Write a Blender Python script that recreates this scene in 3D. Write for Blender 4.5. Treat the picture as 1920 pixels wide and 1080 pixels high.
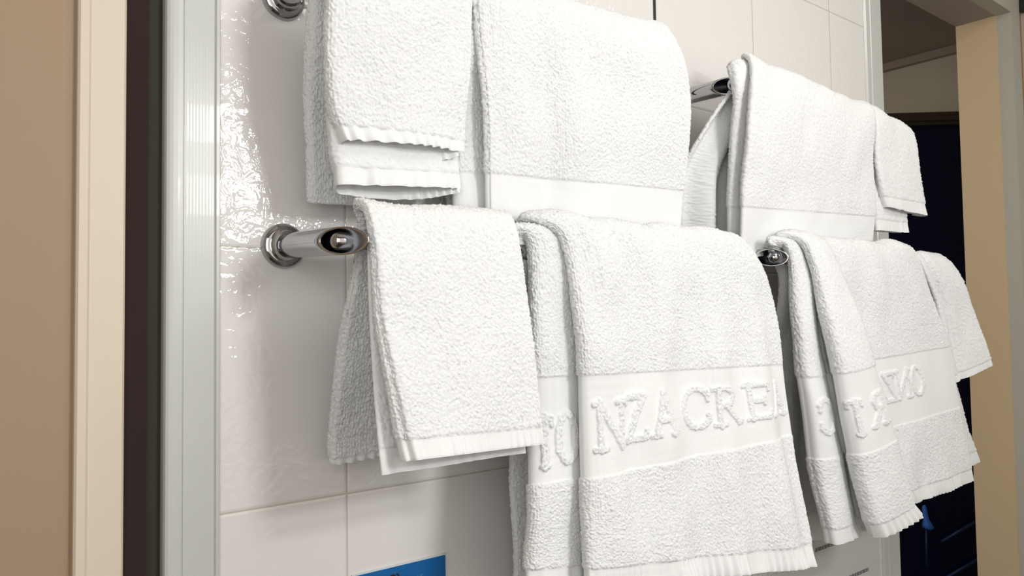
import bpy, bmesh, math
import numpy as np
from mathutils import Matrix, Vector

for o in list(bpy.data.objects): bpy.data.objects.remove(o, do_unlink=True)
SC = bpy.context.scene
COL = SC.collection

# ------------------------------------------------------------------ camera
cd = bpy.data.cameras.new('camera'); cam = bpy.data.objects.new('camera', cd); COL.objects.link(cam)
cd.sensor_fit = 'HORIZONTAL'; cd.sensor_width = 36.0; cd.lens = 36.0 * 1458.1 / 1920.0
cd.clip_start = 0.01; cd.clip_end = 50
rt = Vector((0.778686, -0.627241, -0.014732)); up = Vector((-0.016071, -0.043413, 0.998928)); fw = Vector((0.627208, 0.777615, 0.043885))
M = Matrix((( rt.x, up.x, -fw.x, 0.0), (rt.y, up.y, -fw.y, -0.74125), (rt.z, up.z, -fw.z, -0.07536), (0, 0, 0, 1)))
cam.matrix_world = M
SC.camera = cam

# ------------------------------------------------------------------ world, exposure, lamps, added fills
w = bpy.data.worlds.new('world'); SC.world = w; w.use_nodes = True
w.node_tree.nodes['Background'].inputs[0].default_value = (1.0, 0.93, 0.86, 1)
w.node_tree.nodes['Background'].inputs[1].default_value = 0.30
SC.view_settings.view_transform = 'Standard'; SC.view_settings.look = 'None'
SC.view_settings.exposure = 0.24; SC.view_settings.gamma = 1.0; SC.view_settings.use_curve_mapping = False

def area_light(name, loc, target, sx, sy, power, color=(1, 1, 1)):
    l = bpy.data.lights.new(name, 'AREA'); l.shape = 'RECTANGLE'; l.size = sx; l.size_y = sy
    l.energy = power; l.color = color
    o = bpy.data.objects.new(name, l); COL.objects.link(o)
    o.location = loc
    d = Vector(target) - Vector(loc)
    o.rotation_euler = d.to_track_quat('-Z', 'Y').to_euler()
    return o
area_light('mirror_lamp_light', (0.77, -1.45, 0.49), (0.6, 0, 0.0), 0.26, 0.10, 4.0, (1, 0.995, 0.985))
area_light('mirror_lamp_light', (0.79, -1.45, 0.29), (0.6, 0, 0.0), 0.28, 0.11, 4.0, (1, 0.995, 0.985))
area_light('ceiling_light', (1.15, -0.98, 1.04), (0.75, 0.0, -0.1), 0.6, 0.6, 8.5, (1, 0.985, 0.96))
area_light('opposite_wall_fill', (0.50, -1.60, 0.15), (0.5, 0, 0.10), 1.9, 1.2, 5.6, (1, 0.97, 0.93))  # added broad fill to soften the wall shadows; no window stands here
area_light('camera_side_fill', (-0.42, -1.02, 0.12), (1.0, -0.10, 0.0), 0.7, 0.9, 4.2, (0.97, 0.985, 1))  # added fill just behind the camera, brightens faces turned towards it
area_light('far_room_fill', (1.9, 0.75, 0.75), (2.4, 0.6, -0.5), 0.4, 0.4, 1.3, (1, 0.88, 0.72))  # added dim fill to lift the ceiling and wall beyond the doorway

# ------------------------------------------------------------------ materials
def mat(name, color, rough=0.5, metal=0.0, spec=0.5, bump=None, coat=0.0, sheen=0.0, sss=0.0):
    m = bpy.data.materials.new(name); m.use_nodes = True
    nt = m.node_tree; b = nt.nodes['Principled BSDF']
    b.inputs['Base Color'].default_value = (*color, 1); b.inputs['Roughness'].default_value = rough
    b.inputs['Metallic'].default_value = metal; b.inputs['Specular IOR Level'].default_value = spec
    b.inputs['Coat Weight'].default_value = coat; b.inputs['Sheen Weight'].default_value = sheen
    if bump:
        sc, st, dist = bump
        tc = nt.nodes.new('ShaderNodeTexCoord'); n = nt.nodes.new('ShaderNodeTexNoise'); n.inputs['Scale'].default_value = sc
        n.inputs['Detail'].default_value = 2
        bp = nt.nodes.new('ShaderNodeBump'); bp.inputs['Strength'].default_value = st; bp.inputs['Distance'].default_value = dist
        nt.links.new(tc.outputs['Object'], n.inputs['Vector']); nt.links.new(n.outputs['Fac'], bp.inputs['Height'])
        nt.links.new(bp.outputs['Normal'], b.inputs['Normal'])
    return m

def varied(name, c1, c2, scale, rough, bump=0.1, stretch=(1, 1, 1), spec=0.4):
    m = bpy.data.materials.new(name); m.use_nodes = True
    nt = m.node_tree; b = nt.nodes['Principled BSDF']; L = nt.links
    tc = nt.nodes.new('ShaderNodeTexCoord'); mp = nt.nodes.new('ShaderNodeMapping'); mp.inputs['Scale'].default_value = stretch
    n = nt.nodes.new('ShaderNodeTexNoise'); n.inputs['Scale'].default_value = scale; n.inputs['Detail'].default_value = 4
    mx = nt.nodes.new('ShaderNodeMix'); mx.data_type = 'RGBA'
    mx.inputs['A'].default_value = (*c1, 1); mx.inputs['B'].default_value = (*c2, 1)
    L.new(tc.outputs['Object'], mp.inputs['Vector']); L.new(mp.outputs['Vector'], n.inputs['Vector'])
    L.new(n.outputs['Fac'], mx.inputs['Factor']); L.new(mx.outputs['Result'], b.inputs['Base Color'])
    b.inputs['Roughness'].default_value = rough; b.inputs['Specular IOR Level'].default_value = spec
    bp = nt.nodes.new('ShaderNodeBump'); bp.inputs['Strength'].default_value = bump; bp.inputs['Distance'].default_value = 0.001
    L.new(n.outputs['Fac'], bp.inputs['Height']); L.new(bp.outputs['Normal'], b.inputs['Normal'])
    return m

def fabric(name, color, scale, dist, strength, rough=0.95):
    m = bpy.data.materials.new(name); m.use_nodes = True
    nt = m.node_tree; b = nt.nodes['Principled BSDF']; L = nt.links
    b.inputs['Base Color'].default_value = (*color, 1); b.inputs['Roughness'].default_value = rough
    b.inputs['Specular IOR Level'].default_value = 0.15; b.inputs['Sheen Weight'].default_value = 0.15
    tc = nt.nodes.new('ShaderNodeTexCoord'); n = nt.nodes.new('ShaderNodeTexVoronoi'); n.inputs['Scale'].default_value = scale
    n2 = nt.nodes.new('ShaderNodeTexNoise'); n2.inputs['Scale'].default_value = scale * 2.0; n2.inputs['Detail'].default_value = 1
    ad = nt.nodes.new('ShaderNodeMath'); ad.operation = 'ADD'
    bp = nt.nodes.new('ShaderNodeBump'); bp.inputs['Strength'].default_value = strength; bp.inputs['Distance'].default_value = dist
    L.new(tc.outputs['Object'], n.inputs['Vector']); L.new(tc.outputs['Object'], n2.inputs['Vector'])
    L.new(n.outputs['Distance'], ad.inputs[0]); L.new(n2.outputs['Fac'], ad.inputs[1])
    L.new(ad.outputs[0], bp.inputs['Height']); L.new(bp.outputs['Normal'], b.inputs['Normal'])
    return m

def tile_material():
    m = bpy.data.materials.new('glazed_white_tile'); m.use_nodes = True
    nt = m.node_tree; b = nt.nodes['Principled BSDF']; L = nt.links
    def math_(op, a, b_=None, c=None):
        n = nt.nodes.new('ShaderNodeMath'); n.operation = op
        for k, v in enumerate((a, b_, c)):
            if v is None: continue
            if isinstance(v, (int, float)): n.inputs[k].default_value = v
            else: L.new(v, n.inputs[k])
        return n.outputs[0]
    tc = nt.nodes.new('ShaderNodeTexCoord'); sp = nt.nodes.new('ShaderNodeSeparateXYZ')
    L.new(tc.outputs['Object'], sp.inputs[0])
    def edge(out, off):          # distance in metres to the nearest joint
        u = math_('DIVIDE', math_('SUBTRACT', out, off), 0.25)
        f = math_('FRACT', u)
        return math_('MULTIPLY', math_('MINIMUM', f, math_('SUBTRACT', 1.0, f)), 0.25)
    d = math_('MINIMUM', edge(sp.outputs['X'], 0.3746), edge(sp.outputs['Z'], 0.0))
    g = nt.nodes.new('ShaderNodeMapRange'); g.interpolation_type = 'SMOOTHSTEP'
    g.inputs['From Min'].default_value = 0.0006; g.inputs['From Max'].default_value = 0.0011
    L.new(d, g.inputs['Value'])
    mx = nt.nodes.new('ShaderNodeMix'); mx.data_type = 'RGBA'
    mx.inputs['A'].default_value = (0.50, 0.48, 0.40, 1); mx.inputs['B'].default_value = (0.72, 0.70, 0.68, 1)
    L.new(g.outputs['Result'], mx.inputs['Factor']); L.new(mx.outputs['Result'], b.inputs['Base Color'])
    # pillow edge + wavy glaze
    pe = nt.nodes.new('ShaderNodeMapRange'); pe.interpolation_type = 'SMOOTHSTEP'
    pe.inputs['From Min'].default_value = 0.0; pe.inputs['From Max'].default_value = 0.0035
    L.new(d, pe.inputs['Value'])
    n = nt.nodes.new('ShaderNodeTexNoise'); n.inputs['Scale'].default_value = 55; n.inputs['Detail'].default_value = 1.0
    n.inputs['Distortion'].default_value = 1.6
    L.new(tc.outputs['Object'], n.inputs['Vector'])
    n2 = nt.nodes.new('ShaderNodeTexNoise'); n2.inputs['Scale'].default_value = 150; n2.inputs['Detail'].default_value = 1; n2.inputs['Distortion'].default_value = 1.5
    L.new(tc.outputs['Object'], n2.inputs['Vector'])
    h = math_('ADD', math_('MULTIPLY', n.outputs['Fac'], 0.0011), math_('MULTIPLY', pe.outputs['Result'], 0.0004))
    h = math_('ADD', h, math_('MULTIPLY', n2.outputs['Fac'], 0.00020))
    bp = nt.nodes.new('ShaderNodeBump'); bp.inputs['Strength'].default_value = 1.0; bp.inputs['Distance'].default_value = 1.0
    L.new(h, bp.inputs['Height']); L.new(bp.outputs['Normal'], b.inputs['Coat Normal'])
    bp2 = nt.nodes.new('ShaderNodeBump'); bp2.inputs['Strength'].default_value = 0.7; bp2.inputs['Distance'].default_value = 0.0009
    L.new(pe.outputs['Result'], bp2.inputs['Height']); L.new(bp2.outputs['Normal'], b.inputs['Normal'])
    b.inputs['Roughness'].default_value = 0.5; b.inputs['Specular IOR Level'].default_value = 0.2
    b.inputs['Coat Weight'].default_value = 0.8; b.inputs['Coat Roughness'].default_value = 0.035
    return m

M_TILE = tile_material()
M_TERRY = fabric('white_terry', (0.80, 0.81, 0.81), 1250, 0.00032, 0.7)
M_WOVEN = fabric('white_woven_cotton', (0.80, 0.81, 0.81), 1100, 0.0003, 0.5, 0.9)
M_CHROME = mat('chrome', (0.43, 0.43, 0.45), 0.06, 1.0)
M_WHITEPLASTIC = mat('white_plastic_profile', (0.52, 0.535, 0.505), 0.30, bump=(18, 0.15, 0.002), coat=0.12)
M_CREAM = varied('cream_paint', (0.62, 0.53, 0.42), (0.66, 0.57, 0.46), 3, 0.45)
M_TAN = varied('tan_paint', (0.34, 0.245, 0.16), (0.31, 0.215, 0.14), 2, 0.6, stretch=(1, 1, 0.3))
M_DKBROWN = mat('dark_brown_edge', (0.030, 0.019, 0.017), 0.9, spec=0.15)
M_GAP_SHADE = mat('painted_gap_shade', (0.03, 0.026, 0.018), 0.8)
M_JAMB = varied('beige_paint', (0.68, 0.52, 0.33), (0.63, 0.48, 0.30), 4, 0.5, stretch=(1, 1, 0.4))
M_GREYTRIM = varied('grey_cream_paint', (0.52, 0.51, 0.44), (0.49, 0.47, 0.41), 5, 0.5)
M_AMBER = mat('amber_wood_edge', (0.36, 0.20, 0.07), 0.5, bump=(60, 0.2, 0.001))
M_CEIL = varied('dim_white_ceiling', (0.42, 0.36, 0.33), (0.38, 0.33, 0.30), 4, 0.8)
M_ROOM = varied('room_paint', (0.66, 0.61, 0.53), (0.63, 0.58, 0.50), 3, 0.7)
M_FLOOR = varied('floor_brown', (0.14, 0.11, 0.09), (0.11, 0.09, 0.07), 12, 0.4)
M_NAVY = mat('navy_glass', (0.004, 0.008, 0.035), 0.12, spec=0.25)
M_NAVYRAIL = mat('navy_rail', (0.012, 0.035, 0.14), 0.4)
M_BLUE = mat('blue_plastic', (0.06, 0.22, 0.85), 0.35)
M_BLACK = mat('black_rubber', (0.012, 0.013, 0.013), 0.5)
M_BORE_SHADE = mat('shaded_tube_bore', (0.22, 0.22, 0.23), 0.3, 1.0)
M_STEEL = mat('dull_steel', (0.22, 0.20, 0.16), 0.4, 0.6)

# ------------------------------------------------------------------ helpers
def tag(o, label=None, cat=None, group=None, kind=None):
    if label: o['label'] = label
    if cat: o['category'] = cat
    if group: o['group'] = group
    if kind: o['kind'] = kind
    return o
def empty(name, loc):
    o = bpy.data.objects.new(name, None); COL.objects.link(o); o.location = loc; o.empty_display_size = 0.02
    return o
def link(name, me, m, parent=None, world=None):
    if m: me.materials.append(m)
    o = bpy.data.objects.new(name, me); COL.objects.link(o)
    if parent is not None:
        o.parent = parent
    return o
def bm_obj(name, bm, m, parent=None, smooth=False, origin=None):
    me = bpy.data.meshes.new(name)
    bmesh.ops.recalc_face_normals(bm, faces=bm.faces)
    if origin is not None:
        for v in bm.verts: v.co -= Vector(origin)
    for f in bm.faces: f.smooth = smooth
    bm.to_mesh(me); bm.free()
    o = link(name, me, m, parent)
    if parent is None and origin is not None: o.location = origin
    return o
def box_bm(bm, x0, x1, y0, y1, z0, z1, bev=0.0):
    r = bmesh.ops.create_cube(bm, size=1.0)
    for v in r['verts']:
        v.co = Vector((x0 + (v.co.x + .5) * (x1 - x0), y0 + (v.co.y + .5) * (y1 - y0), z0 + (v.co.z + .5) * (z1 - z0)))
    if bev:
        es = list({e for v in r['verts'] for e in v.link_edges})
        bmesh.ops.bevel(bm, geom=es, offset=bev, segments=3, affect='EDGES', profile=0.5)
def box(name, b, m, parent=None, bev=0.0, kind=None):
    bm = bmesh.new(); box_bm(bm, *b, bev=bev)
    o = bm_obj(name, bm, m, parent)
    if bev: 
        for p in o.data.polygons: p.use_smooth = False
    if kind: o['kind'] = kind
    return o

# ------------------------------------------------------------------ the setting
ZF, ZC = -1.40, 1.08
WX0, WX1 = 0.245, 1.504
box('wall_tiled', (WX0, WX1, 0.0, 0.10, ZF, ZC), M_TILE, kind='structure')
# light profile closing the tiled wall on its far side
def profile(name, pts, z0, z1, m):
    bm = bmesh.new()
    lo = [bm.verts.new((x, y, z0)) for x, y in pts]; hi = [bm.verts.new((x, y, z1)) for x, y in pts]
    n = len(pts)
    for i in range(n): bm.faces.new((lo[i], lo[(i + 1) % n], hi[(i + 1) % n], hi[i]))
    bm.faces.new(lo[::-1]); bm.faces.new(hi)
    o = bm_obj(name, bm, m); o['kind'] = 'structure'; return o
profile('trim_1', [(1.504, 0.10), (1.504, -0.001), (1.508, -0.0045), (1.522, -0.0045), (1.526, -0.001), (1.528, -0.001), (1.530, -0.003), (1.573, -0.003), (1.574, 0.0), (1.574, 0.10)], ZF, ZC, M_WHITEPLASTIC)
# glossy ribbed profile on the near side of the tiles
pts = [(0.245, 0.08), (0.245, -0.0005), (0.2435, -0.0035), (0.2405, -0.0035), (0.2395, -0.0015)]
x = 0.2385
for k in range(9):
    pts += [(x, -0.0022), (x - 0.0012, -0.002225), (x - 0.0026, -0.0022)]; x -= 0.0029
pts += [(0.2116, -0.0022), (0.2112, -0.0014), (0.2106, -0.0014), (0.2101, -0.0026), (0.2060, -0.0030), (0.2020, -0.0029), (0.1990, -0.0023), (0.1968, -0.0008), (0.1956, 0.0020), (0.1955, 0.006), (0.1955, 0.08)]
profile('trim_2', pts, ZF, ZC, M_WHITEPLASTIC)
box('trim_3', (0.1815, 0.1955, 0.010, 0.08, ZF, ZC), M_GAP_SHADE, kind='structure')  # dark strip filling the gap; the gap's shade is in its colour
box('trim_4', (0.162, 0.1815, 0.0, 0.08, ZF, ZC), M_DKBROWN, kind='structure')
profile('trim_5', [(0.162, 0.08), (0.162, -0.004), (0.160, -0.006), (0.134, -0.006), (0.132, -0.008), (0.1255, -0.008), (0.1238, -0.006), (0.1238, 0.08)], ZF, ZC, M_CREAM)
box('wall_left', (-0.9, 0.1238, 0.0, 0.08, ZF, ZC), M_TAN, kind='structure')
# dark joint in the tiles, above the rails
box('trim_6', (0.8722, 0.8772, -0.0012, 0.002, 0.23, ZC), M_BLACK, kind='structure')
# room shell
box('floor', (-0.95, 3.0, -1.75, 1.4, ZF - 0.05, ZF), M_FLOOR, kind='structure')
box('ceiling', (-0.95, 2.30, -1.75, 0.0, ZC, ZC + 0.05), M_ROOM, kind='structure')
box('wall_opposite', (-0.95, 2.30, -1.75, -1.62, ZF, ZC), M_ROOM, kind='structure')
box('wall_back', (-0.98, -0.90, -1.62, 0.0, ZF, ZC), M_ROOM, kind='structure')
box('wall_right', (2.285, 2.36, -1.62, -0.003, ZF, ZC), M_GREYTRIM, kind='structure')
# doorway at the far end of the tiled wall
box('trim_7', (2.20, 2.262, 0.0, 0.095, ZF, 0.692), M_JAMB, kind='structure')
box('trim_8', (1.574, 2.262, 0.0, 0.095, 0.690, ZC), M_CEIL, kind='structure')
box('trim_9', (2.205, 2.262, -0.034, 0.0, ZF, 0.690), M_GREYTRIM, kind='structure')
box('trim_10', (2.262, 2.285, -0.03, 0.06, ZF, 0.72), M_AMBER, kind='structure')
box('trim_11', (1.574, 2.262, -0.034, 0.0, 0.690, ZC), M_GREYTRIM, kind='structure')
# room behind
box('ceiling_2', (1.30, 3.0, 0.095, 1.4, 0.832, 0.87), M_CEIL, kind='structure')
box('wall_far', (2.80, 2.86, 0.0, 1.4, ZF, 0.832), M_ROOM, kind='structure')
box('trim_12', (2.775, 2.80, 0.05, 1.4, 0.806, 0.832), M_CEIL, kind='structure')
box('wall_far_left', (1.25, 2.8, 1.36, 1.4, ZF, 0.832), M_ROOM, kind='structure')
box('wall_far_right', (2.262, 2.80, 0.0, 0.03, ZF, 0.832), M_ROOM, kind='structure')

# ------------------------------------------------------------------ towels
rng = np.random.default_rng(7)
def blur(a, sv, su):
    def k1(s):
        r = max(1, int(math.ceil(3 * s))); x = np.arange(-r, r + 1); k = np.exp(-x * x / (2.0 * s * s)); return k / k.sum(), r
    for ax, s in ((0, sv), (1, su)):
        if s <= 0.05: continue
        k, r = k1(s); out = np.zeros_like(a)
        for i, kk in enumerate(k): out += kk * np.roll(a, i - r, axis=ax)
        a = out
    return a
def noise(shape, sv, su):
    if max(sv, su) > 6:                                   # coarse lattice, then smooth enlargement
        f = max(sv, su) / 3.0
        sh = (max(4, int(shape[0] / f) + 4), max(4, int(shape[1] / f) + 4))
        a = blur(rng.standard_normal(sh), sv / f, su / f); a /= a.std() + 1e-9
        yi = np.linspace(1, sh[0] - 2.01, shape[0]); xi = np.linspace(1, sh[1] - 2.01, shape[1])
        y0 = yi.astype(int); x0 = xi.astype(int); fy = (yi - y0)[:, None]; fx = (xi - x0)[None, :]
        fy = fy * fy * (3 - 2 * fy); fx = fx * fx * (3 - 2 * fx)
        return (a[y0][:, x0] * (1 - fy) + a[y0 + 1][:, x0] * fy) * (1 - fx) + (a[y0][:, x0 + 1] * (1 - fy) + a[y0 + 1][:, x0 + 1] * fy) * fx
    a = blur(rng.standard_normal(shape), sv, su)
    return a / (a.std() + 1e-9)
def hermite(u, P, uq):
    u = np.asarray(u, float); P = np.asarray(P, float); n = len(u)
    m = np.zeros_like(P)
    for i in range(n):
        a = max(i - 1, 0); b = min(i + 1, n - 1); m[i] = (P[b] - P[a]) / (u[b] - u[a])
    k = np.clip(np.searchsorted(u, uq, side='right') - 1, 0, n - 2)
    h = (u[k + 1] - u[k]); t = (uq - u[k]) / h
    sh = (-1,) + (1,) * (P.ndim - 1); t = t.reshape(sh); h = h.reshape(sh)
    return (2*t**3 - 3*t**2 + 1) * P[k] + (t**3 - 2*t**2 + t) * h * m[k] + (-2*t**3 + 3*t**2) * P[k+1] + (t**3 - t**2) * h * m[k+1]
def sstep(a, b, x):
    t = np.clip((x - a) / (b - a), 0, 1); return t * t * (3 - 2 * t)

GLY = {  # strokes (x, y, x, y, half width) in units of the cap height, y up
 'T': (.62, [(.31,0,.31,1,.055),(.0,.98,.62,.98,.03),(.02,.98,.0,.86,.03),(.60,.98,.62,.86,.03),(.2,.02,.42,.02,.03)]),
 'I': (.30, [(.15,0,.15,1,.06),(.0,.98,.3,.98,.03),(.0,.02,.3,.02,.03)]),
 'N': (.78, [(.12,0,.12,.98,.045),(.12,.98,.66,.02,.06),(.66,0,.66,1,.04),(.0,.98,.14,.98,.03),(.54,.98,.78,.98,.03),(.0,.02,.24,.02,.03)]),
 'Z': (.62, [(.05,.97,.58,.97,.04),(.58,.97,.04,.03,.06),(.04,.03,.6,.03,.04),(.05,.97,.03,.84,.03),(.6,.03,.62,.17,.03)]),
 'A': (.74, [(.37,1,.10,.02,.04),(.37,1,.64,.02,.065),(.19,.36,.54,.36,.035),(.0,.02,.2,.02,.03),(.53,.02,.74,.02,.03)]),
 'R': (.74, [(.13,0,.13,.98,.055),(.0,.98,.32,.98,.03),(.32,.98,.48,.92,.04),(.48,.92,.54,.76,.055),(.54,.76,.46,.58,.055),(.46,.58,.13,.51,.035),(.32,.52,.66,.03,.06),(.66,.03,.76,.02,.04),(.0,.02,.26,.02,.03)]),
 'E': (.62, [(.13,0,.13,1,.055),(.0,.98,.56,.98,.035),(.56,.98,.58,.82,.03),(.13,.52,.44,.52,.035),(.44,.61,.44,.43,.03),(.0,.02,.58,.02,.035),(.58,.02,.62,.2,.03)]),
 'O': (.86, None), 'C': (.80, None), ' ': (.40, []),
}
def _arc(a0, a1, thin, thick):
    L = []; n = 14
    for i in range(n):
        t0 = a0 + (a1 - a0) * i / n; t1 = a0 + (a1 - a0) * (i + 1) / n
        w_ = thin + (thick - thin) * abs(math.cos((t0 + t1) / 2))
        L.append((.42 + .40 * math.cos(t0), .5 + .5 * math.sin(t0), .42 + .40 * math.cos(t1), .5 + .5 * math.sin(t1), w_))
    return L
GLY['O'] = (.86, _arc(0, 2 * math.pi, .035, .06))
GLY['C'] = (.80, _arc(0.75, 2 * math.pi - 0.75, .035, .06) + [(.72, .84, .72, .68, .03), (.72, .16, .72, .30, .03)])
def text_mask(S, V, items, cap):
    """items: (glyph, s of the left side, v of the cap line, width factor, mirrored)."""
    Mk = np.zeros_like(S); ID = np.zeros(S.shape, int)
    for gi, (ch, s0, v0, wf, mir) in enumerate(items):
        wd, st = GLY[ch]
        sel = (S > s0 - .01) & (S < s0 + wd * cap * wf + .01) & (V > v0 - .012) & (V < v0 + cap + .012)
        if not sel.any(): continue
        gx = (S[sel] - s0) / (cap * wf); gy = 1 - (V[sel] - v0) / cap
        if mir: gx = wd - gx
        best = np.full(gx.shape, 9.0)
        for x0, y0, x1, y1, hw in st:
            dx, dy = (x1 - x0), (y1 - y0); q = max(dx * dx + dy * dy, 1e-9)
            t = np.clip(((gx - x0) * dx + (gy - y0) * dy) / q, 0, 1)
            d = np.hypot((gx - x0 - t * dx) * wf, gy - y0 - t * dy) - hw * 1.25 - .016
            best = np.minimum(best, d)
        val = 1 - sstep(-.005, .035, best)
        ID[sel] = np.where(val > Mk[sel], gi, ID[sel]); Mk[sel] = np.maximum(Mk[sel], val)
    return Mk, ID

def build_parts(root, origin, V, quads, ftype, names, mats):
    """V (n,3), quads (m,4), ftype (m): one mesh per type, under root (sub-parts under the band)."""
    made = {}
    for ty, nm in names.items():
        f = quads[ftype == ty]
        if len(f) == 0: continue
        idx, inv = np.unique(f, return_inverse=True)
        vv = (V[idx] - np.array(origin)).astype(np.float32); ff = inv.reshape(-1).astype(np.int32)
        me = bpy.data.meshes.new(nm)
        me.vertices.add(len(vv)); me.vertices.foreach_set('co', vv.ravel())
        me.loops.add(len(ff)); me.loops.foreach_set('vertex_index', ff)
        me.polygons.add(len(ff) // 4)
        me.polygons.foreach_set('loop_start', np.arange(0, len(ff), 4, dtype=np.int32))
        me.polygons.foreach_set('use_smooth', np.ones(len(ff) // 4, dtype=bool))
        me.update(calc_edges=True)
        par = root
        if nm == 'raised_letter' and 'band' in made: par = made['band']
        o = link(nm, me, mats[ty], par)
        made['band' if ty == 1 else nm] = o
    return made

def sheet(root, origin, rows, path, step, segs, text=None, cap=.045, kb=.5, back_path=None, bar_path=None,
          wave=None, skew=None, th=.0021, amp=.0006, lump=.0016, extra=None, names=None, lengthen=0.0, ribs=1.0):
    """rows: (state, XL, pL, zL, XR, pR, zR) from the back hem over the bar to the front hem.
    path: (a, d) columns of the folded cloth: a across, d depth under the outer layer.
    segs: list of (row0, row1, type) with fractional rows; types 0 terry 1 woven band 2 hem."""
    rows = np.array(rows, float); K = len(rows)
    Lp = np.stack([rows[:, 1], -rows[:, 2], rows[:, 3]], 1); Rp = np.stack([rows[:, 4], -rows[:, 5], rows[:, 6]], 1)
    mid = (Lp + Rp) / 2; u = np.concatenate([[0], np.cumsum(np.linalg.norm(np.diff(mid, axis=0), axis=1))])
    nv = int(u[-1] / step) + 1; uq = np.linspace(0, u[-1], nv)
    Ld = hermite(u, Lp, uq); Rd = hermite(u, Rp, uq); st = np.clip(np.interp(uq, u, rows[:, 0]), 0, 2)
    rowf = np.interp(uq, u, np.arange(K))
    md = (Ld + Rd) / 2; T = np.gradient(md, axis=0); T[:, 0] = 0; T /= np.linalg.norm(T, axis=1)[:, None]
    N = np.cross(T, np.array([1.0, 0, 0])); N /= np.linalg.norm(N, axis=1)[:, None]
    fp = np.array(path, float); n = len(fp)
    bp = np.array(bar_path, float) if bar_path else np.stack([fp[:, 0], fp[:, 1] * kb], 1)
    kp = np.array(back_path, float) if back_path else bp
    width = np.linalg.norm(Rp - Lp, axis=1)[-1]
    tt = np.linspace(0, n - 1, 1200)
    cf = hermite(np.arange(n), fp, tt); al = np.concatenate([[0], np.cumsum(np.hypot(np.diff(cf[:, 0]) * width, np.diff(cf[:, 1])))])
    ns = int(al[-1] / step) + 1
    sq = np.linspace(0, al[-1], ns); tq = np.interp(sq, al, tt)
    F, B, K2 = (hermite(np.arange(n), p_, tq) for p_ in (fp, bp, kp))
    w0 = np.clip(1 - st, 0, 1)[:, None]; w2 = np.clip(st - 1, 0, 1)[:, None]; w1 = 1 - w0 - w2
    w2s = w2 
    a = K2[None, :, 0] * w0 + B[None, :, 0] * w1 + F[None, :, 0] * w2s
    d = K2[None, :, 1] * w0 + B[None, :, 1] * w1 + F[None, :, 1] * w2s
    S = np.repeat(sq[None, :], nv, 0); VV = np.repeat(uq[:, None], ns, 1)
    ST = np.repeat(st[:, None], ns, 1)
    off = -d
    if wave is not None: off = off + wave(a, ST, S, VV, uq[-1])
    P = Ld[:, None, :] + a[..., None] * (Rd - Ld)[:, None, :] + off[..., None] * N[:, None, :]
    if skew is not None:
        sk = hermite(np.arange(n), np.array(skew, float)[:, None], tq)[:, 0]
        q_ = np.clip((rowf - 6) / (K - 7), 0, 1) ** 1.3
        P = P + (Rd - Ld)[:, None, :] * (q_[:, None] * sk[None, :])[..., None]
    if extra is not None:
        ex = hermite(np.arange(n), np.array(extra, float)[:, None], tq)[:, 0]
        P = P + (T[:, None, :] * ((w2 ** 3) * ex[None, :])[..., None])
    if lump: P = P + (noise((nv, ns), .028 / step, .018 / step) * lump + noise((nv, ns), .008 / step, .005 / step) * lump * .06)[..., None] * N[:, None, :]
    # types along the length
    typ = np.zeros(nv, int); terry = np.ones(nv); hem = np.zeros(nv)
    RF = rowf
    edges = []
    for r0, r1, ty in segs:
        s0 = (RF >= r0) & (RF < r1 + (1e-6 if r1 < K - 1 else 1)); typ[s0] = ty
    for i in range(1, nv):
        if (typ[i] == 0) != (typ[i - 1] == 0): edges.append((uq[i], typ[i] if typ[i] else typ[i - 1]))
    terry = (typ == 0).astype(float)
    terry = blur(terry[:, None], .0009 / step, 0)[:, 0] if nv > 10 else terry
    terry[:3] = (typ[:3] == 0); terry[-3:] = (typ[-3:] == 0)
    # letters
    Mk = np.zeros((nv, ns)); ID = np.zeros((nv, ns), int)
    v_rows = lambda r: np.interp(r, np.arange(K), u)
    s_path = lambda t: np.interp(t, tt, al)
    if text:
        its = [(ch, s_path(t) + ds, v_rows(r) + dv, wf, mir) for ch, t, ds, r, dv, wf, mir in text]
        Mk, ID = text_mask(S + noise((nv, ns), 2, 2) * .0003, VV + noise((nv, ns), 2, 2) * .0003, its, cap)
    T2 = np.maximum(terry[:, None], Mk)
    # hem: gathered ribs running down to the edge
    back_hem = (typ == 4); typ = np.where(typ == 4, 2, typ); hemw = (typ == 2).astype(float)
    hemd = np.zeros(nv)
    if (typ == 2).any():
        for lo, hi in ((0, nv // 2), (nv // 2, nv)):
            ii = np.where(typ[lo:hi] == 2)[0] + lo
            if len(ii):
                e = uq[ii]; span = max(e[-1] - e[0], 1e-4)
                hemd[ii] = (e - e[0]) / span if lo else (e[-1] - e) / span
        ph = np.cumsum(1.0 + .55 * noise((1, ns), 1, .012 / step)[0].clip(-1.5, 1.5)) * step / .0140 * 2 * np.pi
        rib = np.sin(ph)[None, :] * .0019 * ribs * (.8 + .3 * noise((1, ns), 1, .02 / step))
        fade = np.maximum(hemw, blur(hemw[:, None], .004 / step, 0)[:, 0])[:, None] * (0.45 + .65 * hemd[:, None])
        P = P + (rib * fade)[..., None] * N[:, None, :]
    # surface normals
    du = np.gradient(P, axis=1); dv = np.gradient(P, axis=0)
    NN = np.cross(dv, du); NN /= np.linalg.norm(NN, axis=2)[..., None] + 1e-12
    # thickness with rounded rims
    eu = np.minimum(sq, sq[-1] - sq); ev = np.minimum(uq, uq[-1] - uq)
    def rnd(e, r): x_ = np.clip(e / r, 0, 1); return np.sqrt(np.clip(1 - (1 - x_) ** 2, 0.02, 1))
    rim = rnd(eu, .0022)[None, :] * rnd(ev, .0016)[:, None]
    base = .0007 + (th - .0007) * T2 + Mk * .0010
    typ = np.where(back_hem, 4, typ)
    layers = []
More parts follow.
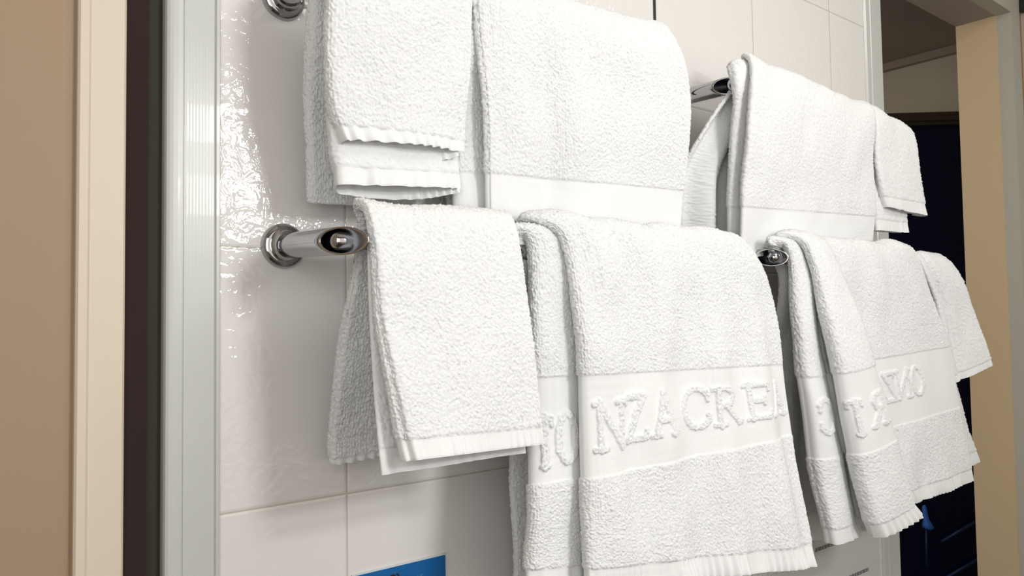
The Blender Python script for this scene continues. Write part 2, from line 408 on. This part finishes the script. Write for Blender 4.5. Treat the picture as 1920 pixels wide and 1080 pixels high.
    for side in (1, -1):
        loops = noise((nv, ns), .00058 / step, .00036 / step)
        cols = np.sin(2 * np.pi * (S / .0028) + noise((nv, ns), .01 / step, .004 / step) * .6)
        tri = (loops * amp * .85 + cols * amp * .45) * T2
        weave = np.sin(2 * np.pi * VV / .0024) * .00004 * (1 - T2)
        hgt = (base + tri + weave) * rim
        if side == -1: hgt = np.where(Mk > 0.3, base * rim * .6, hgt)
        layers.append(P + (side * hgt)[..., None] * NN)
    Vt = np.concatenate([layers[0].reshape(-1, 3), layers[1].reshape(-1, 3)])
    nf = nv * ns
    I, J = np.meshgrid(np.arange(nv - 1), np.arange(ns - 1), indexing='ij'); I = I.ravel(); J = J.ravel()
    q0 = np.stack([I * ns + J, I * ns + J + 1, (I + 1) * ns + J + 1, (I + 1) * ns + J], 1)
    q1 = q0[:, ::-1] + nf
    ft = typ[np.minimum(I, nv - 1)].copy()
    mk = (Mk[I, J] > .3)
    ft0 = np.where(mk & (ft == 1), 10 + ID[I, J], ft)
    Q = [q0, q1]; FT = [ft0, ft]
    i = np.arange(nv - 1)
    for c, fl in ((0, 0), (ns - 1, 1)):
        e = np.stack([i * ns + c, (i + 1) * ns + c, (i + 1) * ns + c + nf, i * ns + c + nf], 1)
        Q.append(e if not fl else e[:, ::-1]); FT.append(typ[i])
    j = np.arange(ns - 1)
    for r, fl in ((0, 1), (nv - 1, 0)):
        e = np.stack([r * ns + j, r * ns + j + 1, r * ns + j + 1 + nf, r * ns + j + nf], 1)
        Q.append(e if fl else e[:, ::-1]); FT.append(np.full(ns - 1, typ[min(r, nv - 2)]))
    quads = np.concatenate(Q); ft = np.concatenate(FT)
    nm = names or {0: 'terry_cloth', 1: 'woven_band', 2: 'hem', 4: 'hem', **{10 + k: 'raised_letter' for k in range(len(text or []))}}
    mats = {0: M_TERRY, 1: M_WOVEN, 2: M_WOVEN, 4: M_WOVEN}; mats.update({10 + k: M_TERRY for k in range(40)})
    return build_parts(root, origin, Vt, quads, ft, nm, mats)

BP, BU = 0.12, 0.092            # distance of the lower and the upper bars from the wall
ZU, ZL = 0.246, -0.001          # heights of the upper and the lower bars

def towel_root(name, loc, label):
    r = empty(name, loc); tag(r, label, 'towel', 'small towels on the chrome rails' if name == 'hand_towel' else 'bath towels on the chrome rails'); return r

UPATH = lambda d=.011, a1=.99, back=.98: [(back, d), (.7, d), (.35, d), (.06, d), (.008, d * .85), (-.006, d * .5), (.006, d * .12), (.06, 0), (.35, 0), (.7, 0), (a1, 0)]

# --- small towel on the upper left rail
o = (0.36, -BU, ZU)
t = towel_root('hand_towel', o, 'small folded white towel with two gathered hems, on the upper left rail')
o = np.array(o)
rows = [(0, .320, .022, .046, .492, .022, .052), (0.1, .318, .026, .065, .492, .028, .070), (.5, .309, .040, .15, .48, .040, .15), (.9, .306, .064, .240, .475, .064, .240), (1, .320, .074, .270, .47, .074, .270),
        (1, .318, .092, .284, .468, .092, .284), (1, .312, .110, .272, .466, .110, .272), (1.2, .304, .116, .240, .463, .116, .242), (1.5, .3025, .112, .18, .460, .114, .185),
        (1.85, .3085, .107, .122, .457, .110, .130), (2, .3150, .109, .104, .457, .110, .108), (2, .3195, .112, .092, .457, .111, .098)]
sheet(t, o, rows, [(.93, .006), (.7, .018), (.40, .027), (.13, .026), (.045, .020), (.012, .012), (.02, .004), (.08, .0), (.35, -.002), (.7, 0), (.985, .003)], .00085, [(0, 9.95, 0), (9.95, 11, 2)],
      bar_path=[(.98, .008), (.7, .008), (.35, .008), (.09, .008), (.03, .0075), (.012, .004), (.02, .001), (.08, .0), (.35, 0), (.7, 0), (.985, 0)], lump=.0018, extra=[.004, .010, .010, .006, .003, 0, 0, 0, 0, 0, 0])
rows2 = [(.9, .320, .070, .235, .470, .070, .235), (1, .322, .080, .262, .466, .080, .262), (1, .320, .092, .272, .464, .092, .272), (1, .316, .102, .262, .460, .102, .262),
         (1.3, .310, .103, .225, .458, .103, .225), (1.6, .308, .099, .16, .457, .100, .16), (1.9, .314, .095, .090, .457, .096, .100), (2, .3178, .0955, .069, .4588, .097, .078), (2, .3185, .096, .052, .4590, .098, .062)]
sheet(t, o, rows2, [(.97, .006), (.7, .018), (.35, .020), (.09, .016), (.03, .013), (.012, .007), (.02, .003), (.08, .0), (.35, -.003), (.7, -.003), (.975, .003)], .0014, [(0, 7, 0), (7, 8, 2)],
      bar_path=[(.98, .004), (.7, .004), (.35, .004), (.09, .004), (.03, .0035), (.012, .002), (.02, .001), (.08, .0), (.35, 0), (.7, 0), (.985, 0)], lump=.0012, extra=[.004, .009, .009, .006, .003, 0, 0, 0, 0, 0, 0])

# --- bath towel on the upper left rail
o = (0.62, -BU, ZU)
t = towel_root('bath_towel', o, 'large plain white bath towel hanging on the upper left chrome rail')
o = np.array(o)
rows = [(0, .495, .035, .02, .79, .035, .02), (.4, .490, .045, .12, .78, .045, .12), (.9, .480, .064, .235, .765, .064, .235), (1, .475, .074, .275, .765, .074, .280),
        (1, .470, .092, .291, .768, .094, .302), (1, .466, .110, .281, .778, .108, .292), (1.15, .4625, .117, .255, .795, .117, .255), (1.45, .469, .114, .20, .805, .118, .205), (1.7, .477, .110, .137, .807, .112, .137),
        (1.9, .4825, .104, .080, .8065, .106, .092), (1.95, .487, .099, .044, .808, .100, .056), (2, .489, .096, .032, .808, .097, .040)]
sheet(t, o, rows, [(.9, .030), (.5, .030), (.06, .030), (-.06, .030), (-.085, .025), (-.06, .019), (.0, .0165), (.10, .015), (.13, .0125), (.10, .010), (.03, .009), (.004, .0055), (.012, .0015), (.05, 0), (.35, 0), (.7, 0), (.985, 0)],
      .00085, [(0, 9, 0), (9, 11, 1)], kb=.62,
      wave=lambda a, st, S, V, L: np.clip(st - 1, 0, 1) * .009 * np.exp(-((a - .27) / .06) ** 2) * -1 + np.clip(st - 1, 0, 1) * .005 * np.exp(-((a - .40) / .06) ** 2))

# --- small towel on the lower left rail
o = (0.41, -0.12, ZL)
t = towel_root('hand_towel', o, 'small folded white towel on the lower left rail beside the round flange')
o = np.array(o)
rows = [(0, .345, .020, -.210, .520, .020, -.205), (.1, .342, .026, -.19, .520, .028, -.19), (.5, .336, .060, -.10, .515, .060, -.10), (.9, .335, .099, -.01, .505, .099, -.01), (1, .334, .106, .018, .50, .106, .018),
        (1, .324, .12, .0335, .492, .12, .0335), (1, .325, .138, .026, .490, .138, .028), (1.15, .3275, .147, -.002, .492, .147, .0), (1.4, .331, .153, -.06, .497, .153, -.06), (1.7, .340, .161, -.12, .499, .160, -.12),
        (1.93, .349, .168, -.173, .500, .166, -.177), (2, .352, .172, -.191, .500, .168, -.194)]
sheet(t, o, rows, [(.96, .013), (.6, .013), (.2, .013), (.0, .013), (-.03, .013), (-.045, .010), (-.035, .006), (-.01, .004), (-.002, .002), (.012, .0), (.06, 0), (.35, 0), (.7, 0), (.99, .002)],
      .00085, [(0, .35, 4), (.35, 10, 0), (10, 11, 2)], lump=.0014,
      bar_path=[(.98, .008), (.6, .008), (.2, .008), (.03, .008), (.012, .007), (.004, .005), (.0, .004), (.0, .003), (.004, .0015), (.012, .0), (.06, 0), (.35, 0), (.7, 0), (.985, 0)])
rows2 = [(1, .334, .120, .024, .49, .120, .024), (1, .331, .131, .016, .488, .131, .018), (1.15, .326, .136, -.01, .49, .136, -.008), (1.5, .327, .138, -.08, .492, .138, -.08), (1.9, .332, .143, -.183, .493, .146, -.180), (2, .334, .144, -.205, .493, .148, -.204)]
sheet(t, o, rows2, [(0.0, 0), (.3, 0), (.7, 0), (.99, 0)], .0014, [(0, 4, 0), (4, 6, 2)], lump=.001)

# --- bath towel with raised lettering on the lower left rail
o = (0.70, -0.12, ZL)
t = towel_root('bath_towel', o, 'large white bath towel with raised letters NZA CREA, lower left rail')
o = np.array(o)
rows = [(0, .575, .040, -.42, .86, .04, -.40), (.4, .56, .058, -.2, .86, .058, -.2), (.9, .535, .096, -.02, .85, .096, -.02), (1, .525, .102, .018, .848, .102, .015),
        (1, .515, .12, .0375, .858, .12, .038), (1.02, .530, .142, .032, .874, .140, .033), (1.15, .548, .154, .010, .902, .149, .002), (1.5, .557, .160, -.06, .929, .154, -.052),
        (1.8, .5615, .164, -.131, .943, .158, -.137), (1.95, .5615, .168, -.236, .952, .168, -.230), (2, .556, .173, -.324, .960, .186, -.372), (2, .555, .175, -.344, .962, .193, -.400)]
fpath = [(.7, .050), (.3, .050), (-.06, .050), (-.118, .046), (-.128, .038), (-.105, .031), (-.04, .029), (.04, .028), (.075, .024), (.05, .019), (.01, .015), (-.001, .009), (.001, .004), (.022, .0), (.08, -.001), (.35, 0), (.7, 0), (.985, .001)]
bpath = [(.7, .022), (.3, .022), (.02, .022), (-.07, .021), (-.085, .018), (-.07, .014), (.0, .0135), (.07, .0135), (.10, .0115), (.07, .009), (.02, .008), (.0, .005), (.004, .002), (.02, .0), (.08, 0), (.35, 0), (.7, 0), (.985, 0)]
SF = 13.0
W2 = .36
def XT(xx): return (xx - .553)
txt = [('T', 5.0, -.006, 8, .038, .66, False), ('O', 5.0, .020, 8, .036, .68, False),
       ('N', SF, .001, 8, .0275, 1.42, False), ('Z', SF, .0525, 8, .0235, 1.15, False), ('A', SF, .0915, 8, .0235, 1.36, False),
       ('C', SF, .160, 8, .0225, 1.35, False), ('R', SF, .212, 8, .024, 1.55, False), ('E', SF, .280, 8, .0235, 1.75, False), ('A', SF, .339, 8, .0245, 1.5, False)]
def w_b2(a, st, S, V, L):
    f = np.clip(st - 1, 0, 1)
    return f * (.0048 * np.sin(a * 24 + .5) * np.clip((a - .04) / .12, 0, 1) + .006 * np.exp(-((a - .75) / .12) ** 2) - .004 * np.exp(-((a - .93) / .06) ** 2))
sheet(t, o, rows, fpath, .00085, [(0, 8, 0), (8, 9, 1), (9, 10, 0), (10, 11, 2)], text=txt, cap=.045, bar_path=bpath, wave=w_b2, lump=.0018, ribs=1.3)
rows2 = [(1.8, .575, .148, -.25, .93, .150, -.25), (1.9, .575, .152, -.31, .93, .158, -.33), (2, .572, .155, -.360, .94, .165, -.408)]
sheet(t, o, rows2, [(0.05, 0), (.3, 0), (.7, 0), (.97, 0)], .0016, [(0, 1.35, 0), (1.35, 2, 2)], lump=.001)

# --- bath towel on the upper right rail
o = (1.07, -BU, ZU)
t = towel_root('bath_towel', o, 'plain white bath towel with rolled left fold on the upper right rail')
o = np.array(o)
rows = [(0, .885, .035, .045, 1.24, .035, .045), (.15, .880, .046, .13, 1.25, .048, .13), (.35, .915, .062, .205, 1.27, .066, .225), (.65, .958, .076, .268, 1.29, .076, .270),
        (1, .955, .094, .301, 1.306, .095, .290), (1.06, .946, .113, .285, 1.300, .113, .275), (1.7, .933, .122, .233, 1.296, .120, .235), (1.8, .926, .116, .150, 1.295, .116, .170),
        (1.85, .926, .109, .080, 1.302, .110, .094), (2, .930, .097, .008, 1.306, .103, .054)]
sheet(t, o, rows, [(.9, .028), (.5, .028), (.1, .028), (.03, .026), (.01, .022), (.02, .018), (.04, .015), (.06, .012), (.065, .009), (.04, .006), (.006, .005), (.0, .003), (.01, .0005), (.06, 0), (.35, 0), (.7, 0), (.985, 0)],
      .00125, [(0, 8, 0), (8, 9, 1)], kb=.6, bar_path=[(.9, .018), (.5, .018), (.1, .018), (-.06, .022), (-.072, .017), (-.06, .012), (-.02, .010), (.02, .008), (.04, .007), (.03, .0055), (.006, .0045), (.0, .003), (.01, .0005), (.06, 0), (.35, 0), (.7, 0), (.985, 0)],
      back_path=[(.985, .0), (.5, .0), (.1, .0), (.01, .001), (-.005, .004), (.01, .007), (.06, .008), (.12, .009), (.17, .010), (.22, .010), (.27, .011), (.32, .011), (.38, .012), (.45, .012), (.52, .012), (.6, .012), (.985, .012)],
      wave=lambda a, st, S, V, L: np.clip(1 - st, 0, 1) * .013 * np.sin(a * 34 + 1.0))

# --- small towel on the upper right rail
o = (1.31, -BU, ZU)
t = towel_root('hand_towel', o, 'small white towel at the far end of the upper right rail')
o = np.array(o)
rows = [(0, 1.31, .03, .10, 1.42, .03, .10), (.5, 1.31, .045, .16, 1.42, .045, .16), (1, 1.31, .074, .255, 1.43, .074, .255), (1, 1.308, .093, .287, 1.430, .094, .278),
        (1, 1.305, .110, .276, 1.440, .112, .264), (1.2, 1.300, .117, .24, 1.443, .121, .225), (1.5, 1.302, .117, .18, 1.450, .124, .175), (1.85, 1.318, .117, .130, 1.461, .127, .128), (2, 1.330, .117, .112, 1.467, .129, .106)]
sheet(t, o, rows, [(.9, .012), (.5, .012), (.12, .012), (.03, .010), (.0, .006), (.012, .0015), (.06, 0), (.35, 0), (.7, 0), (.97, .002), (1.0, .008), (.95, .013), (.8, .013)], .0017, [(0, 7, 0), (7, 8, 2)], ribs=.8)
rows2 = [(1, 1.308, .098, .262, 1.41, .098, .258), (1.2, 1.304, .104, .23, 1.412, .104, .23), (1.6, 1.306, .105, .15, 1.414, .107, .15), (1.9, 1.311, .105, .090, 1.424, .108, .092), (2, 1.315, .105, .072, 1.427, .109, .074)]
sheet(t, o, rows2, [(.9, .010), (.4, .010), (.06, .010), (.0, .006), (.01, .001), (.06, 0), (.4, 0), (.97, 0)], .0018, [(0, 3, 0), (3, 4, 2)], lump=.001, ribs=.8)

# --- bath towel with lettering in folds on the lower right rail
o = (1.19, -0.12, ZL)
t = towel_root('bath_towel', o, 'white bath towel with deep folds and reversed letters, lower right rail')
o = np.array(o)
rows = [(0, 1.045, .030, -.450, 1.50, .03, -.42), (.4, 1.03, .058, -.2, 1.44, .055, -.2), (.9, 1.02, .092, -.02, 1.37, .095, -.02), (.97, .975, .102, .030, 1.36, .102, .028),
        (1, .960, .12, .0470, 1.355, .12, .048), (1.02, .982, .143, .038, 1.37, .141, .040), (1.25, .995, .152, .0, 1.395, .149, .0), (1.7, 1.000, .156, -.07, 1.430, .153, -.07),
        (1.9, 1.010, .160, -.150, 1.457, .157, -.130), (2, 1.030, .165, -.262, 1.48, .162, -.235), (2, 1.05, .170, -.362, 1.505, .167, -.345), (2, 1.055, .172, -.384, 1.512, .168, -.368)]
fpath = [(.95,.036),(.5,.036),(.12,.036),(.0,.032),(-.012,.022),(.0,.012),(.035,.009),(.085,.012),(.12,.020),(.125,.012),(.09,.002),(.055,-.006),(.05,-.016),(.07,-.026),(.14,-.031),(.215,-.026),(.26,-.012),(.29,.004),(.34,.012),(.5,.008),(.7,.003),(.985,0)]
bpath = [(.95,.02),(.5,.02),(.12,.02),(.02,.019),(.0,.014),(.01,.010),(.03,.009),(.06,.010),(.085,.011),(.09,.009),(.08,.007),(.07,.005),(.07,.003),(.08,.001),(.13,-.001),(.2,-.001),(.25,.001),(.29,.002),(.34,.002),(.5,.001),(.7,0),(.985,0)]
kpath = [(.95,0),(.5,0),(.12,0),(-.0,0),(-.03,.002),(-.03,.007),(-.0,.009),(.03,.010),(.08,.010),(.13,.011),(.17,.011),(.21,.011),(.25,.012),(.29,.012),(.33,.012),(.37,.013),(.42,.013),(.47,.013),(.55,.013),(.65,.013),(.8,.013),(.985,.013)]
txt = [('C', 5.2, .0, 8, .030, 1.0, True), ('T', 12.3, .0, 8, .038, .8, False), ('R', 13.6, .006, 8, .034, 1.1, True),
       ('A', 17.4, .010, 8, .024, 1.3, True), ('Z', 17.4, .050, 8, .024, 1.4, True), ('N', 17.4, .093, 8, .024, 1.5, True), ('O', 17.4, .152, 8, .024, 1.0, True)]
sheet(t, o, rows, fpath, .00125, [(0, 8, 0), (8, 9, 1), (9, 10, 0), (10, 11, 2)], text=txt, cap=.046, bar_path=bpath, lump=.0016, back_path=kpath,
      skew=[0,0,0,0,0,0,.03,.04,.06,.07,.07,.07,.07,.08,.11,.17,.18,.17,.15,.06,.01,0],
      extra=[.01,.01,.01,.01,.01,.012,.014,.014,.012,.012,.01,.01,.01,.01,.008,.006,.004,0,0,0,0,0],
      wave=lambda a, st, S, V, L: np.clip(1 - st, 0, 1) * .010 * np.sin(a * 22 + 2.0))
rows2 = [(1.1, 1.42, .135, .02, 1.43, .14, .02) , (1.5, 1.40, .128, -.08, 1.480, .128, -.08), (1.8, 1.40, .132, -.22, 1.54, .134, -.21), (1.95, 1.40, .136, -.340, 1.598, .140, -.325), (2, 1.40, .138, -.366, 1.610, .141, -.350)]
sheet(t, o, rows2[1:], [(0.0, 0), (.3, 0), (.7, 0), (.98, 0)], .0017, [(0, 2.1, 0), (2.1, 3, 2)], lump=.001)

# --- small towel on the lower right rail
o = (1.46, -0.12, ZL)
t = towel_root('hand_towel', o, 'small white towel at the far end of the lower right rail')
o = np.array(o)
rows = [(0, 1.40, .03, -.14, 1.50, .03, -.14), (.5, 1.40, .06, -.08, 1.50, .06, -.08), (1, 1.40, .103, .018, 1.505, .103, .016), (1, 1.398, .12, .040, 1.505, .12, .036),
        (1, 1.398, .137, .034, 1.515, .139, .022), (1.2, 1.412, .145, .005, 1.540, .151, -.015), (1.5, 1.452, .150, -.06, 1.562, .158, -.07), (1.9, 1.482, .157, -.175, 1.594, .170, -.152), (2, 1.490, .160, -.193, 1.601, .172, -.168)]
sheet(t, o, rows, [(.8, .014), (.4, .014), (.06, .014), (-.02, .012), (-.03, .008), (.02, .006), (.12, .008), (.16, .012), (.20, .008), (.26, .002), (.35, 0), (.7, 0), (.985, 0)], .0018, [(0, 7.3, 0), (7.3, 8, 2)], ribs=.6, kb=.6)

# ------------------------------------------------------------------ chrome towel rails
def ring(bm, c, r, ax1, ax2, n): return [bm.verts.new(Vector(c) + ax1 * (r * math.cos(2 * math.pi * k / n)) + ax2 * (r * math.sin(2 * math.pi * k / n))) for k in range(n)]
def bridge(bm, a, b):
    n = len(a)
    for k in range(n): bm.faces.new((a[k], a[(k + 1) % n], b[(k + 1) % n], b[k]))
def lathe_y(bm, x, z, prof, n=64):      # prof: (distance from wall, radius)
    prev = None; X = Vector((1, 0, 0)); Z = Vector((0, 0, 1))
    for p, r in prof:
        rg = ring(bm, (x, -p, z), max(r, 1e-5), X, Z, n)
        if prev: bridge(bm, prev, rg)
        prev = rg
def rail(name, xa, xb, z, label, droop=.0, cm=.108, ck=.018, BP=BP):
    o = (xa, 0, z); root = empty(name, o); tag(root, label, 'towel rail', 'chrome towel rails on the tiled wall')
    for x, side in ((xa, 1), (xb, -1)):
        bm = bmesh.new()
        lathe_y(bm, x, z, [(-.002, .0005), (-.002, .0222), (.002, .0224), (.0045, .0218), (.0068, .0198), (.0078, .0172), (.0078, .0158), (.0088, .0150), (.0105, .0138), (.0125, .0126), (.0145, .0122), (.0160, .0117), (.0160, .009)])
        bm_obj('wall_flange', bm, M_CHROME, root, True, origin=o)
        bm = bmesh.new()                # hollow arm with its end cut on a slant
        n = 64; R_, r_ = .0124, .0108; X = Vector((1, 0, 0)); Z = Vector((0, 0, 1))
        def cut(k, r): 
            xx = side * r * math.cos(2 * math.pi * k / n)
            return (cm if side > 0 else BP - .015) + (xx / .0124) * (ck if side > 0 else .014)
        def zz(p): return z - droop * p
        outer0 = ring(bm, (x, -.014, zz(.014)), R_, X, Z, n)
        prev = outer0
        for f in (.3, .6, .8, .92, 1):
            rg = []
            for k in range(n):
                p = .014 + (cut(k, R_) - .014) * f
                rg.append(bm.verts.new((x + R_ * math.cos(2 * math.pi * k / n), -p, zz(p) + R_ * math.sin(2 * math.pi * k / n))))
            bridge(bm, prev, rg); prev = rg
        for f, rr in ((1.002, (R_ + r_) / 2), (1, r_), (.75, r_), (.4, r_)):
            rg = []
            for k in range(n):
                p = .014 + (cut(k, rr) - .014) * f
                rg.append(bm.verts.new((x + rr * math.cos(2 * math.pi * k / n), -p, zz(p) + rr * math.sin(2 * math.pi * k / n))))
            bridge(bm, prev, rg); prev = rg
        bm.faces.new(prev)
        ao = bm_obj('arm', bm, M_CHROME, root, True, origin=o); ao.data.materials.append(M_BORE_SHADE)
        for f in ao.data.polygons:                      # darker metal on the bore faces paints in the tube's inner shade
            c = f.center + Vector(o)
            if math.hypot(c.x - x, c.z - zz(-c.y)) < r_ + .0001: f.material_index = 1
    bm = bmesh.new(); Y = Vector((0, 1, 0)); Z = Vector((0, 0, 1)); zb = z - droop * BP; prev = None
    for dx, r in ((0, .0002), (.0006, .0030), (.002, .0058), (.0045, .0078), (.008, .0088), (.012, .0090)):
        rg = ring(bm, (xa - .007 + dx, -BP, zb), r, Y, Z, 48)
        if prev: bridge(bm, prev, rg)
        prev = rg
    for dx, r in ((.012, .0090), (.008, .0088), (.0045, .0078), (.002, .0058), (.0006, .0030), (0, .0002)):
        rg = ring(bm, (xb + .007 - dx, -BP, zb), r, Y, Z, 48); bridge(bm, prev, rg); prev = rg
    bm_obj('bar', bm, M_CHROME, root, True, origin=o)
    return root
rail('towel_rail', .3065, .755, .2535, 'chrome towel rail with flange cut off by the top edge, upper left', .0, .085, .014, BU)
rail('towel_rail', .3065, .895, .0035, 'chrome towel rail with round flange and slanted open arm end, lower left', .05, .130, .024)
rail('towel_rail', .930, 1.37, .2590, 'chrome towel rail whose arm shows right of the plain bath towel, upper right', .03, .086, .020, BU)
rail('towel_rail', .975, 1.45, .0165, 'chrome towel rail whose arm shows right of the lettered bath towel, lower right', .05, .118, .020)

# ------------------------------------------------------------------ blue card and white notice on the tiles
def text_obj(name, s, x, z, size, m, parent, o, y=-.0022, font_scale=(1, 1), align='LEFT'):
    c = bpy.data.curves.new(name, 'FONT'); c.body = s; c.size = size; c.extrude = .0001; c.align_x = align
    ob = bpy.data.objects.new(name, c); COL.objects.link(ob)
    dg = bpy.context.evaluated_depsgraph_get(); me = bpy.data.meshes.new_from_object(ob.evaluated_get(dg))
    bpy.data.objects.remove(ob); 
    for v in me.vertices:
        a, b_, h = v.co; v.co = Vector((x + a * font_scale[0] - o[0], y - h - o[1], z + b_ - o[2]))
    me.materials.clear()
    return link(name, me, m, parent)
M_CARD = varied('blue_print', (0.004, 0.085, 0.30), (0.006, 0.14, 0.38), 14, 0.35)
M_CARDEDGE = mat('white_card_border', (0.62, 0.66, 0.66), 0.5)
M_PALEPRINT = mat('pale_blue_print', (0.10, 0.26, 0.40), 0.5)
M_LOGO = mat('black_print', (0.006, 0.008, 0.02), 0.5)
M_LOGOW = mat('white_print', (0.6, 0.7, 0.8), 0.5)
M_NOTICE = mat('white_laminate', (0.60, 0.60, 0.58), 0.3)
M_GREYPRINT = mat('grey_print', (0.16, 0.16, 0.17), 0.5)
o = (.44, 0, -.40)
t = empty('wall_card', o); tag(t, 'blue printed card with thin pale border on the white tiles below the towels', 'sign')
bm = bmesh.new(); box_bm(bm, .379, .4965, -.0016, 0, -.49, -.3335); bm_obj('border', bm, M_CARDEDGE, t, origin=o)
bm = bmesh.new(); box_bm(bm, .381, .4945, -.0020, -.0012, -.488, -.3352); bm_obj('printed_face', bm, M_CARD, t, origin=o)
bm = bmesh.new()
for cx, cz, rx, rz, wv, a0, a1 in ((.4265, -.3525, .0055, .0085, .0016, -.5, 5.2), (.4315, -.3515, .0030, .0085, .0012, -1.2, 1.9)):
    prev = None
    for k in range(25):
        a_ = a0 + (a1 - a0) * k / 24; ww = wv * (0.25 + math.sin(math.pi * k / 24)) * .8
        p1 = (cx + (rx - ww) * math.cos(a_), -.0024, cz + (rz - ww) * math.sin(a_)); p2 = (cx + (rx + ww) * math.cos(a_), -.0024, cz + (rz + ww) * math.sin(a_))
        cur = (bm.verts.new(p1), bm.verts.new(p2))
        if prev: bm.faces.new((prev[0], prev[1], cur[1], cur[0]))
        prev = cur
r = bmesh.ops.extrude_face_region(bm, geom=bm.faces[:])
for v in [g for g in r['geom'] if isinstance(g, bmesh.types.BMVert)]: v.co.y += .0003
bm_obj('emblem', bm, M_LOGO, t, origin=o)
bm = bmesh.new(); bmesh.ops.create_uvsphere(bm, u_segments=16, v_segments=8, radius=1)
for v in bm.verts: v.co = Vector((.4200 + v.co.x * .0022, -.0021 + v.co.y * .0003, -.3580 + v.co.z * .0040))
bm_obj('emblem_highlight', bm, M_LOGOW, t, origin=o)
text_obj('printed_words', 'REAZIONE', .4345, -.3555, .0075, M_PALEPRINT, t, o, font_scale=(.85, 1))
o = (1.28, 0, -.52)
t = empty('wall_notice', o); tag(t, 'white notice plate with thin dark printed lines on the wall under the far bath towel', 'sign')
bm = bmesh.new(); box_bm(bm, 1.13, 1.49, -.003, 0, -.66, -.462, bev=.0012); bm_obj('plate', bm, M_NOTICE, t, origin=o)
for x0, x1, z0 in ((1.262, 1.345, -.4815), (1.372, 1.445, -.5515)):          # lines of print too small to read
    bm = bmesh.new(); xx = x0; k = 0
    while xx < x1:
        ww = (.0075, .0110, .0060, .0095)[k % 4]; k += 1
        box_bm(bm, xx, min(xx + ww, x1), -.0032, -.0028, z0, z0 + .0065); xx += ww + .0016
    bm_obj('printed_line', bm, M_GREYPRINT, t, origin=o)

# ------------------------------------------------------------------ things at the doorway and in the room behind
o = (2.285, -.015, -.52)
bm = bmesh.new(); box_bm(bm, 2.279, 2.286, -.075, -.028, -.580, -.505, bev=.0015)
tag(bm_obj('strike_plate', bm, M_STEEL, None, origin=o), 'dark metal plate on the door frame at the right picture edge', 'lock plate')
bm = bmesh.new(); box_bm(bm, 2.262, 2.2849, -.12, -.034, .705, .74, bev=.002)
tag(bm_obj('door_track', bm, M_BLACK, None, origin=(2.27, -.08, .72)), 'short black track end above the door frame, top right corner', 'door track')

o = Vector((2.66, .38, -.3))
def rot_xy(ob, ang): ob.rotation_euler = (0, 0, ang)
t = empty('window_1', o); t['kind'] = 'structure'; t.rotation_euler = (0, 0, math.radians(-42))
def wbox(name, b, m, bev=0.0):
    bm = bmesh.new(); box_bm(bm, *b, bev=bev); return bm_obj(name, bm, m, t)
M_FRAME = mat('dark_bronze_frame', (0.055, 0.04, 0.022), 0.45)
wbox('pane', (-.42, .30, 0, .01, -1.08, .85), M_NAVY)
wbox('frame_head', (-.42, .30, -.02, .012, .85, .893), M_FRAME, .003)
wbox('frame_bead', (-.42, .30, -.03, -.02, .862, .876), M_FRAME, .002)
M_W = M_NAVYRAIL
for k, (x0, z0, x1, z1) in enumerate(((.0, -.50, .12, -.43), (.0, -.62, .12, -.55))):
    bm = bmesh.new(); a = Vector((x0, -.012, z0)); b_ = Vector((x1, -.012, z1)); dd = (b_ - a).normalized(); nn = Vector((-dd.z, 0, dd.x))
    prev = None
    for f in (0, .5, 1):
        c = a.lerp(b_, f); rg = ring(bm, c, .005, nn, Vector((0, 1, 0)), 12)
        if prev: bridge(bm, prev, rg)
        else: bm.faces.new(rg)
        prev = rg
    bm.faces.new(prev); bm_obj('glazing_bar', bm, M_W, t, True)
# blue latch hanging in front of the dark window
o = (2.55, .36, -.72)
t2 = empty('window_latch', o); tag(t2, 'small blue hanging handle in front of the dark window, beyond the doorway', 'handle')
prev = None; bm = bmesh.new()
for f, r in ((0, .003), (.1, .007), (.35, .008), (.6, .009), (.75, .014), (.9, .017), (1, .006)):
    c = Vector((2.55, .375, -.668 - .075 * f)) + Vector((.004, -.010, 0)) * (f ** 2)
    rg = ring(bm, c, r, Vector((.6, -.8, 0)), Vector((.8, .6, 0)), 20)
    if prev: bridge(bm, prev, rg)
    else: bm.faces.new(rg)
    prev = rg
bm.faces.new(prev); bm_obj('grip', bm, M_BLUE, t2, True, origin=o)
bm = bmesh.new(); a = ring(bm, (2.55, .372, -.74), .0035, Vector((1, 0, 0)), Vector((0, 1, 0)), 12); b_ = ring(bm, (2.55, .375, -.86), .0030, Vector((1, 0, 0)), Vector((0, 1, 0)), 12)
bridge(bm, a, b_); bm.faces.new(a); bm.faces.new(b_); bm_obj('cord', bm, M_NAVYRAIL, t2, True, origin=o)
